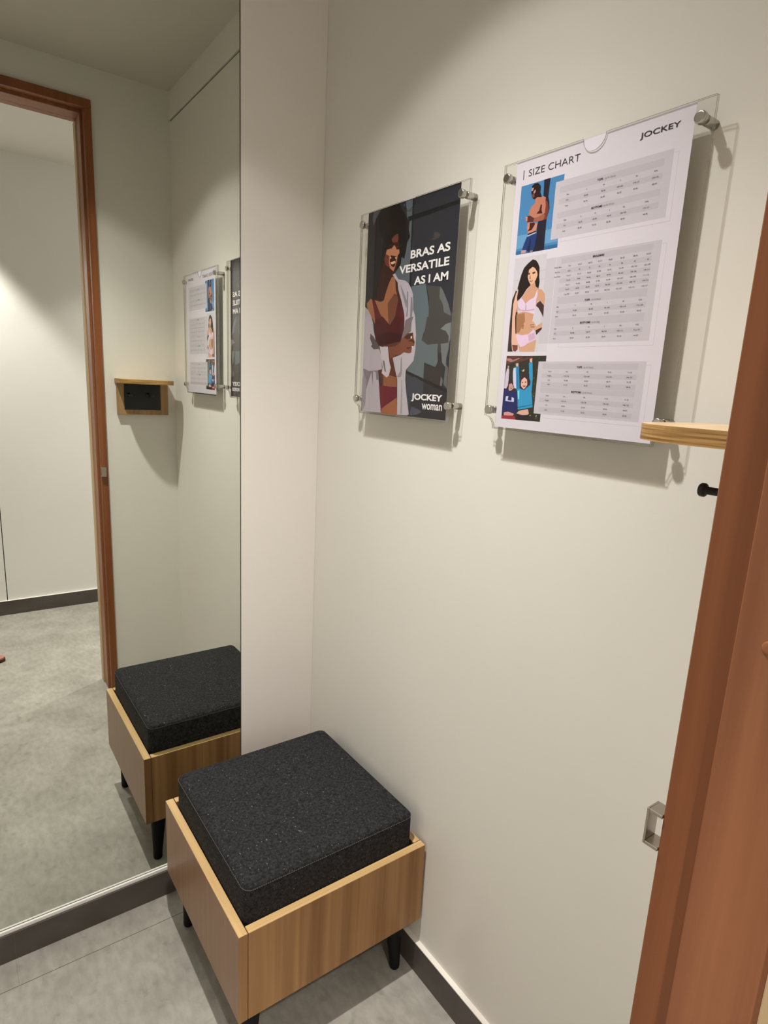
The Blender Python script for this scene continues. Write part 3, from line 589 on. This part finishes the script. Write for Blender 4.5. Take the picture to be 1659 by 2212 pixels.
# ------------------------------------------------------------------ padded stool
SX0, SX1, SY0, SY1, SZ0, SZ1, T = -.4480, -.0062, -.5508, -.0969, .1471, .3456, .0185
st = thing('padded_stool', 'low square oak veneer stool with dark charcoal cushion on black legs in the corner', 'stool', ((SX0+SX1)/2, (SY0+SY1)/2, 0))
def edge_faces(bm, top_mi):
    for f in bm.faces:
        if abs(f.normal.z) > .9: f.material_index = top_mi
b = NB(); box(b, SX0, SX0+T, SY0, SY1, SZ0, SZ1, 0, .0007, 1); b.normal_update(); edge_faces(b, 1)
for f in b.faces:
    if abs(f.normal.y) > .9: f.material_index = 2
obj('side_panel', b, [M_OAKSIDE, M_OAKEDGE_Y, M_OAK], st)
b = NB(); box(b, SX1-T, SX1, SY0+T+.0006, SY1-T-.0006, SZ0, SZ1, 0, .0007, 1); b.normal_update(); edge_faces(b, 1); obj('side_panel', b, [M_OAKSIDE, M_OAKEDGE_Y], st)
b = NB(); box(b, SX0+T+.0010, SX1, SY0, SY0+T, SZ0, SZ1, 0, .0007, 1); b.normal_update(); edge_faces(b, 1); obj('front_panel', b, [M_OAK, M_OAKEDGE_X], st)
b = NB(); box(b, SX0+T+.0010, SX1, SY1-T, SY1, SZ0, SZ1, 0, .0007, 1); b.normal_update(); edge_faces(b, 1); obj('back_panel', b, [M_OAK, M_OAKEDGE_X], st)
b = NB(); box(b, SX0+T+.0012, SX1-T-.0005, SY0+T+.0008, SY1-T-.0008, .165, .180); obj('seat_board', b, M_OAK, st)
# cushion: plump slab with rounded corners and a soft crown
def cushion():
    bm = NB(); x0, x1, y0, y1 = SX0+T+.0015, SX1-T-.0015, SY0+T+.0015, SY1-T-.0025
    cx, cy, hx, hy = (x0+x1)/2, (y0+y1)/2, (x1-x0)/2, (y1-y0)/2; R = .020; N = 8
    def ring(ins, z, bulge=0):
        r = max(R-ins, .002); pts = []
        for sx, sy, a0 in ((1, 1, 0), (-1, 1, 90), (-1, -1, 180), (1, -1, 270)):
            for i in range(N+1):
                a = math.radians(a0+90*i/N)
                pts.append((cx+sx*(hx-ins-r)+r*math.cos(a), cy+sy*(hy-ins-r)+r*math.sin(a), z))
        return [bm.verts.new(p) for p in pts]
    ZT = .4235
    rows = [ring(.003, .1805), ring(0, .200), ring(0, .330), ring(.0004, .380), ring(.0006, ZT-.014), ring(.0016, ZT-.0075), ring(.0045, ZT-.0030), ring(.009, ZT-.0008), ring(.018, ZT), ring(.05, ZT+.0030), ring(.11, ZT+.0045)]
    for a, c in zip(rows, rows[1:]):
        n = len(a)
        for k in range(n): bm.faces.new((a[k], a[(k+1) % n], c[(k+1) % n], c[k]))
    bm.faces.new(rows[-1]); bm.faces.new(rows[0][::-1])
    return bm, (cx, cy, hx, hy, R, ZT)
cb, cinfo = cushion()
cu = obj('cushion', cb, M_FELT, st, smooth=True); cu['label'] = 'thick charcoal felt cushion'
# stitched seam just under the top edge
cx, cy, hx, hy, R, ZT = cinfo
loop = []
for sx, sy, a0 in ((1, 1, 0), (-1, 1, 90), (-1, -1, 180), (1, -1, 270)):
    for i in range(9):
        a = math.radians(a0+90*i/8); loop.append(Vector((cx+sx*(hx-R)+(R-.0009)*math.cos(a), cy+sy*(hy-R)+(R-.0009)*math.sin(a), ZT-.0085)))
dense = []
for p, q in zip(loop, loop[1:]+loop[:1]):
    n = max(1, int((q-p).length/.0045))
    for i in range(n): dense.append(p.lerp(q, i/n))
b = NB()
for i in range(0, len(dense)-1):
    p, q = dense[i], dense[i+1]
    if (q-p).length < 1e-5: continue
    cyl(b, p, p.lerp(q, .62), .00075, n=6)
obj('seam', b, M_THREAD, cu)
for lx in (SX0+.045, SX1-.045):
    for ly in (SY0+.045, SY1-.045):
        b = NB(); dx = -.008 if lx < -.2 else .008; dy = -.008 if ly < -.3 else .008
        lathe(b, (lx, ly, .165), (dx, dy, -.1645), [(0, .021), (.02, .0215), (.14, .0130), (.160, .0122), (.1645, .0105)], 24)
        obj('leg', b, M_BLEG, st)

# ------------------------------------------------------------------ shelf with hook board on the door wall
YW = -DEPTH
sh = thing('wall_shelf', 'small oak wall shelf with rounded corner above a black hook plate, on the door wall', 'shelf', (-.13, YW, 1.29))
out = [(-.238, YW)] + arc(-.166, -1.129, .072, 180, 90, 14) + arc(-.100, -1.117, .060, 90, 0, 12) + [(-.040, YW)]
b = NB(); prism(b, out[::-1], 1.3105, 1.3272, lambda a, c, t: Vector((a, c, t)), 0, 1); bmesh.ops.recalc_face_normals(b, faces=b.faces); obj('shelf_board', b, [M_SHELF, M_PLY], sh)
b = NB(); box(b, -.2335, -.0375, YW, YW+.020, 1.187, 1.3103, 0, .0006, 1); obj('back_board', b, M_BRACKET, sh)
b = NB(); box(b, -.2085, -.0685, YW+.020, YW+.0225, 1.2065, 1.3102); hp = obj('hook_plate', b, M_DARKPLATE, sh)
for hx_ in (-.193, -.118):
    b = NB(); lathe(b, (hx_, YW+.0222, 1.2650), (0, 1, 0), [(0, .0095), (.002, .0095), (.0025, .0040), (.0540, .0040), (.0548, .0062), (.0558, .0070), (.0592, .0070), (.0605, .0062), (.0610, .0048)])
    obj('hook', b, M_BLACK, hp)

# ------------------------------------------------------------------ printed sheets
def lc(rgb, k=1.0):
    c = lin(rgb); return tuple(min(.86, v*k*q) for v, q in zip(c, (1, 1.02, 1.13)))
def text_bm(s, bold):
    cu_ = bpy.data.curves.new('glyphs', 'FONT'); cu_.body = s; cu_.offset = bold; cu_.resolution_u = 4
    o = bpy.data.objects.new('glyphs', cu_); COL.objects.link(o)
    bpy.context.view_layer.update()
    me = bpy.data.meshes.new_from_object(o.evaluated_get(bpy.context.evaluated_depsgraph_get()))
    vs_ = [v.co.copy() for v in me.vertices]; fs = [tuple(p.vertices) for p in me.polygons]
    bpy.data.objects.remove(o); bpy.data.curves.remove(cu_); bpy.data.meshes.remove(me)
    return vs_, fs
TCACHE = {}
class Sheet:
    def __init__(s, y0, z0, x):
        s.y0, s.z0, s.x = y0, z0, x; s.bm = NB(); s.mats = []; s.ix = {}; s.boxes = []
    def mi(s, key, rgb, rough=.45):
        if key not in s.ix:
            s.ix[key] = len(s.mats); s.mats.append(mat('print_'+key, rgb, rough, spec=.3))
        return s.ix[key]
    def P(s, u, v, h): return Vector((s.x-h, s.y0-u/1000, s.z0-v/1000))
    def layer(s, pts):
        us = [p[0] for p in pts]; vs_ = [p[1] for p in pts]; bb = (min(us), min(vs_), max(us), max(vs_)); l = 1
        for q, ql in s.boxes:
            if bb[0] < q[2] and bb[2] > q[0] and bb[1] < q[3] and bb[3] > q[1]: l = max(l, ql+1)
        s.boxes.append((bb, l)); return l
    def poly(s, pts, key, rgb):
        pts = [(min(297, max(0, u)), min(420, max(0, v))) for u, v in pts]
        h = s.layer(pts)*1.2e-5
        vv = [s.bm.verts.new(s.P(u, v, h)) for u, v in pts]
        try: f = s.bm.faces.new(vv)
        except ValueError: return
        f.material_index = s.mi(key, rgb)
    def text(s, t, key, rgb, box_=None, center=None, h=2.0, bold=0.0, h_over=.00048, left=False, wscale=1.0):
        k = (t, bold)
        if k not in TCACHE: TCACHE[k] = text_bm(t, bold)
        vs_, fs = TCACHE[k]
        x0 = min(v.x for v in vs_); x1 = max(v.x for v in vs_); y0 = min(v.y for v in vs_); y1 = max(v.y for v in vs_)
        if box_:
            u0, v0, u1, v1 = box_
            f = lambda p: (u0+(p.x-x0)/(x1-x0)*(u1-u0), v1-(p.y-y0)/(y1-y0)*(v1-v0))
        else:
            g = h/.70; cu0, cv0 = center
            f = (lambda p: (cu0+(p.x-x0)*g*wscale, cv0+h/2-p.y*g)) if left else (lambda p: (cu0+(p.x-(x0+x1)/2)*g*wscale, cv0+h/2-p.y*g))
        vv = [s.bm.verts.new(s.P(*f(p), h_over)) for p in vs_]; mi = s.mi(key, rgb)
        for q in fs:
            try: s.bm.faces.new([vv[i] for i in q]).material_index = mi
            except ValueError: pass
    def art(s, data, k):
        for c, pp in data:
            s.poly([(pp[i]/10, pp[i+1]/10) for i in range(0, len(pp), 2)], '%d_%d_%d' % c, lc(c, k))

XP = -.0258; ZT_ = 1.7123
def poster(name, yc, data, k, label, parent=None):
    s = Sheet(yc+.1485, ZT_, XP)
    # sheet of paper
    prism(s.bm, [(0, 0), (297, 0), (297, 420), (0, 420)], 0, -.00025, lambda u, v, t: s.P(u, v, t), s.mi('paper', (.74, .73, .73)))
    s.art(data, k)
    return s
INK = (.030, .028, .030); WHITE = (.82, .80, .81)

YC_W, YC_C = -.3930, -.8236
s = poster('w', YC_W, ART_WOMAN, .90, '')
s.text('BRAS AS', 'white', WHITE, (158.5, 96.0, 278.5, 111.6), bold=.028)
s.text('VERSATILE', 'white', WHITE, (122.8, 121.3, 278.2, 136.8), bold=.028)
s.text('AS I AM', 'white', WHITE, (174.5, 146.8, 277.8, 162.3), bold=.028)
s.text('JOCKEY', 'white', WHITE, (187.0, 372.6, 283.8, 388.8), bold=.034)
s.text('woman', 'white', WHITE, (222.5, 391.2, 285.2, 402.8), bold=.018)
o = obj('poster', s.bm, s.mats); o.location = (0, 0, 0)
tag(o, 'dark poster of a laughing curly-haired woman in a maroon bra and open white shirt', 'poster')

s = poster('c', YC_C, ART_CHART, 1.0, '')
s.text('SIZE CHART', 'ink', INK, (26.5, 16.4, 125.3, 26.2), bold=-.012)
s.text('JOCKEY', 'ink', INK, (221.6, 15.8, 278.6, 24.6), bold=.012)
GR = (.30, .29, .29)
def row(y, us, cells, h=1.9):
    for u, t in zip(us, cells):
        if t: s.text(t, 'ink', INK, center=(u, y), h=h, wscale=1.12)
def head(y, u0, t, sub, h=2.6):
    s.text(t, 'ink', INK, center=(u0, y), h=h, bold=.02, left=True, wscale=1.08)
    s.text(sub, 'greytext', GR, center=(u0+len(t)*2.25+3.5+(1.0 if len(t) > 5 else 0), y), h=h*.95, left=True, wscale=.95)
U1 = (109, 142.9, 172, 199, 224, 252); SZ = ('Size', 'S', 'M', 'L', 'XL', 'XXL')
head(59.6, 160, 'TOPS', '(to fit Chest)'); row(67.8, U1, SZ); row(75.7, U1, ('Cm', '80-85', '90-95', '100-105', '110-115', '120-125')); row(83.6, U1, ('Inch', '32-34', '36-38', '40-42', '44-46', '48-50'))
U2 = (108.9, 137.7, 162.8, 186.8, 209.5, 244)
head(95.6, 155, 'BOTTOMS', '(to fit Waist)'); row(103.4, U2, SZ); row(111, U2, ('Cm', '70-75', '80-85', '90-95', '100-105', '110-115')); row(118.8, U2, ('Inch', '28-30', '32-34', '36-38', '40-42', '44-46'))
s.text('BRASSIERE', 'ink', INK, center=(167.2, 162.2), h=2.6, bold=.02, left=True, wscale=1.15)
U3 = (104.7, 126.6, 145.7, 163.8, 180.5, 198, 217.3, 237.4, 257.2)
rows3 = [('Under Bust', 'Cm', '63-67', '68-72', '73-77', '78-82', '83-87', '88-92', '93-97'), ('Bra Size', 'Inch', '30', '32', '34', '36', '38', '40', '42')]
lo = 77
for i, c in enumerate('ABCD'):
    rows3.append(('Over Bust' if i == 0 else '', 'Cup '+c) + tuple('%d-%d' % (lo+2*i+5*k, lo+2*i+5*k+2) for k in range(7)))
rows3.append(('', 'Cup DD') + tuple('%d-%d' % (85+5*k, 87+5*k) for k in range(7)))
for y, r in zip((170.1, 177, 183.7, 190.3, 197, 203.6, 210.7), rows3): row(y, U3, r, 1.8)
U4 = (111.9, 145.1, 173.9, 201.4, 227.4, 253.7)
head(221.8, 161, 'TOPS', '(to fit Bust)'); row(228.3, U4, SZ); row(235.2, U4, ('Cm', '75-80', '85-90', '95-100', '105-110', '115-120')); row(242.4, U4, ('Inch', '30-32', '33-35', '37-39', '41-43', '45-47'))
head(253.8, 157.5, 'BOTTOMS', '(to fit Hip)'); row(260.7, U4, SZ); row(267.7, U4, ('Cm', '82-89', '90-97', '98-104', '105-112', '113-119')); row(275.1, U4, ('Inch', '32-35', '35-38', '39-41', '41-44', '44-47'))
U5 = (109.5, 142.8, 180.3, 219, 252.2)
head(318.3, 160.6, 'TOPS', '(to fit Chest)')
for y, r in zip((325, 331.7, 338.4, 345), (('Years', '5-6', '7-8', '9-10', '11-12'), ('Height', '110-116', '122-128', '134-140', '146-152'), ('Cm', '54-58', '60-65', '66-71', '72-77'), ('Inch', '21-23', '24-26', '26-28', '28-30'))): row(y, U5, r)
head(355.2, 155.5, 'BOTTOMS', '(to fit Waist)')
for y, r in zip((362.6, 370, 377.4, 385), (('Years', '5-6', '7-8', '9-10', '11-12'), ('Height', '110-116', '122-128', '134-140', '146-152'), ('Cm', '54-56', '57-59', '60-63', '64-67'), ('Inch', '21-22', '22-23', '24-25', '25-26'))): row(y, U5, r)
o = obj('poster', s.bm, s.mats)
tag(o, 'white size chart poster with three small photographs and grey tables', 'poster')

# ------------------------------------------------------------------ acrylic holders on steel standoffs
def holder(yc, label):
    t = thing('poster_holder', label, 'poster holder', (0, yc, 1.29), 'acrylic poster holders on the right wall')
    Wd, NR, ZB, ZTp = .1742, .0215, 1.2885, 1.7128
    def plate(notch):
        pts = [(-Wd, ZTp)]
        if notch: pts += [(yy, zz) for yy, zz in arc(0, ZTp, .0195, 180, 360, 18)]
        pts += [(Wd, ZTp), (Wd, ZB+NR)]
        pts += arc(Wd, ZB, NR, 90, 180, 10)[0:]        # concave lower corners
        pts += arc(-Wd, ZB, NR, 0, 90, 10)
        res = []
        for p in pts:
            if not res or (abs(p[0]-res[-1][0])+abs(p[1]-res[-1][1])) > 1e-6: res.append(p)
        return res
    for nm, x0, x1, notch in (('front_sheet', -.0286, -.0266, True), ('back_sheet', -.0252, -.0232, False)):
        bm = NB(); prism(bm, plate(notch), x0, x1, lambda a, c, q: Vector((q, yc+a, c)), 0, 1)
        bmesh.ops.recalc_face_normals(bm, faces=bm.faces); obj(nm, bm, [M_ACR, M_ACREDGE], t)
    # bottom lip that closes the pocket
    bm = NB(); box(bm, -.0266, -.0252, yc-.149, yc+.149, ZB, ZB+.0025, 0); obj('pocket_lip', bm, M_ACREDGE, t)
    for dy in (-.1600, .1600):
        for z in (1.6893, 1.3205):
            bm = NB()
            lathe(bm, (0, yc+dy, z), (-1, 0, 0), [(0, .0062), (.0218, .0062), (.0228, .0058)])
            lathe(bm, (-.0290, yc+dy, z), (-1, 0, 0), [(0, .0072), (.0006, .0076), (.0066, .0076), (.0077, .0070), (.0079, .0056)])
            obj('standoff', bm, M_STEEL, t)
    return t
holder(YC_C, 'clear acrylic holder with steel standoffs carrying the white size chart')
holder(YC_W, 'clear acrylic holder with steel standoffs carrying the dark poster of the woman')

# ------------------------------------------------------------------ recessed lamps (fittings)
M_WHITE = mat('white_lamp_trim', (.8, .8, .78), .4)
M_LENS = mat('lamp_lens', (.8, .8, .75), .4); bb_ = M_LENS.node_tree.nodes['Principled BSDF']
bb_.inputs['Emission Color'].default_value = (1, .93, .82, 1); bb_.inputs['Emission Strength'].default_value = 2.0
for (x, y, z), c_, lab in ((ROOM_LAMP, CEIL, 'round recessed downlight in the cubicle ceiling'), (HALL_LAMPS[0], CCEIL, 'round recessed downlight in the corridor ceiling left of the doorway'), (HALL_LAMPS[1], CCEIL, 'round recessed downlight in the corridor ceiling right of the doorway')):
    t = thing('downlight', lab, 'ceiling light', (x, y, c_))
    bm = NB(); n = 32; prof = [(.056, 0), (.056, -.004), (.045, -.006), (.042, -.001)]
    rings = [[bm.verts.new((x+r*math.cos(2*math.pi*k/n), y+r*math.sin(2*math.pi*k/n), c_+dz)) for k in range(n)] for r, dz in prof]
    for a, c in zip(rings, rings[1:]):
        for k in range(n): bm.faces.new((a[k], a[(k+1) % n], c[(k+1) % n], c[k]))
    obj('trim_ring', bm, M_WHITE, t)
    bm = NB(); bmesh.ops.create_circle(bm, cap_ends=True, segments=32, radius=.043, matrix=Matrix.Translation((x, y, c_-.0012))); obj('lens', bm, M_LENS, t)

# ------------------------------------------------------------------ red slipper in the corridor (seen in the mirror)
M_RED = mat('coral_red_leather', (.42, .17, .13), .45); M_SOLE = mat('dark_brown_sole', (.03, .012, .01), .6); M_STRAP = mat('dark_red_strap', (.22, .04, .03), .5)
TX, TY = -.654, -1.762
sl = thing('slipper', 'red slipper with a dark sole on the corridor floor', 'slipper', (TX-.12, TY, 0))
def sole_outline(k=1.0):
    pts = []
    for i in range(40):
        a = 2*math.pi*i/40; cx_, sy_ = math.cos(a), math.sin(a)
        wdt = .043 if cx_ > 0 else .034
        wdt = .034+.009*(cx_+1)/2
        pts.append((TX-.125+.125*k*cx_*(1 if abs(cx_) < 1 else 1), TY+wdt*k*math.copysign(abs(sy_)**.85, sy_)))
    return pts
b = NB(); prism(b, sole_outline(), 0, .014, lambda a, c, t: Vector((a, c, t))); bmesh.ops.recalc_face_normals(b, faces=b.faces); obj('sole', b, M_SOLE, sl)
b = NB(); prism(b, sole_outline(.97), .014, .021, lambda a, c, t: Vector((a, c, t))); bmesh.ops.recalc_face_normals(b, faces=b.faces); obj('footbed', b, M_RED, sl)
b = NB(); n = 14; m_ = 8; g = []
for j in range(m_+1):
    x = TX-.030-.07*j/m_; rw = []
    for i in range(n+1):
        a = math.pi*i/n; rw.append(b.verts.new((x, TY-.042*math.cos(a), .014+.034*math.sin(a)*(1 if j else .9))))
    g.append(rw)
for j in range(m_):
    for i in range(n): b.faces.new((g[j][i], g[j][i+1], g[j+1][i+1], g[j+1][i]))
ob = obj('strap', b, M_STRAP, sl, True); sm = ob.modifiers.new('s', 'SOLIDIFY'); sm.thickness = .003
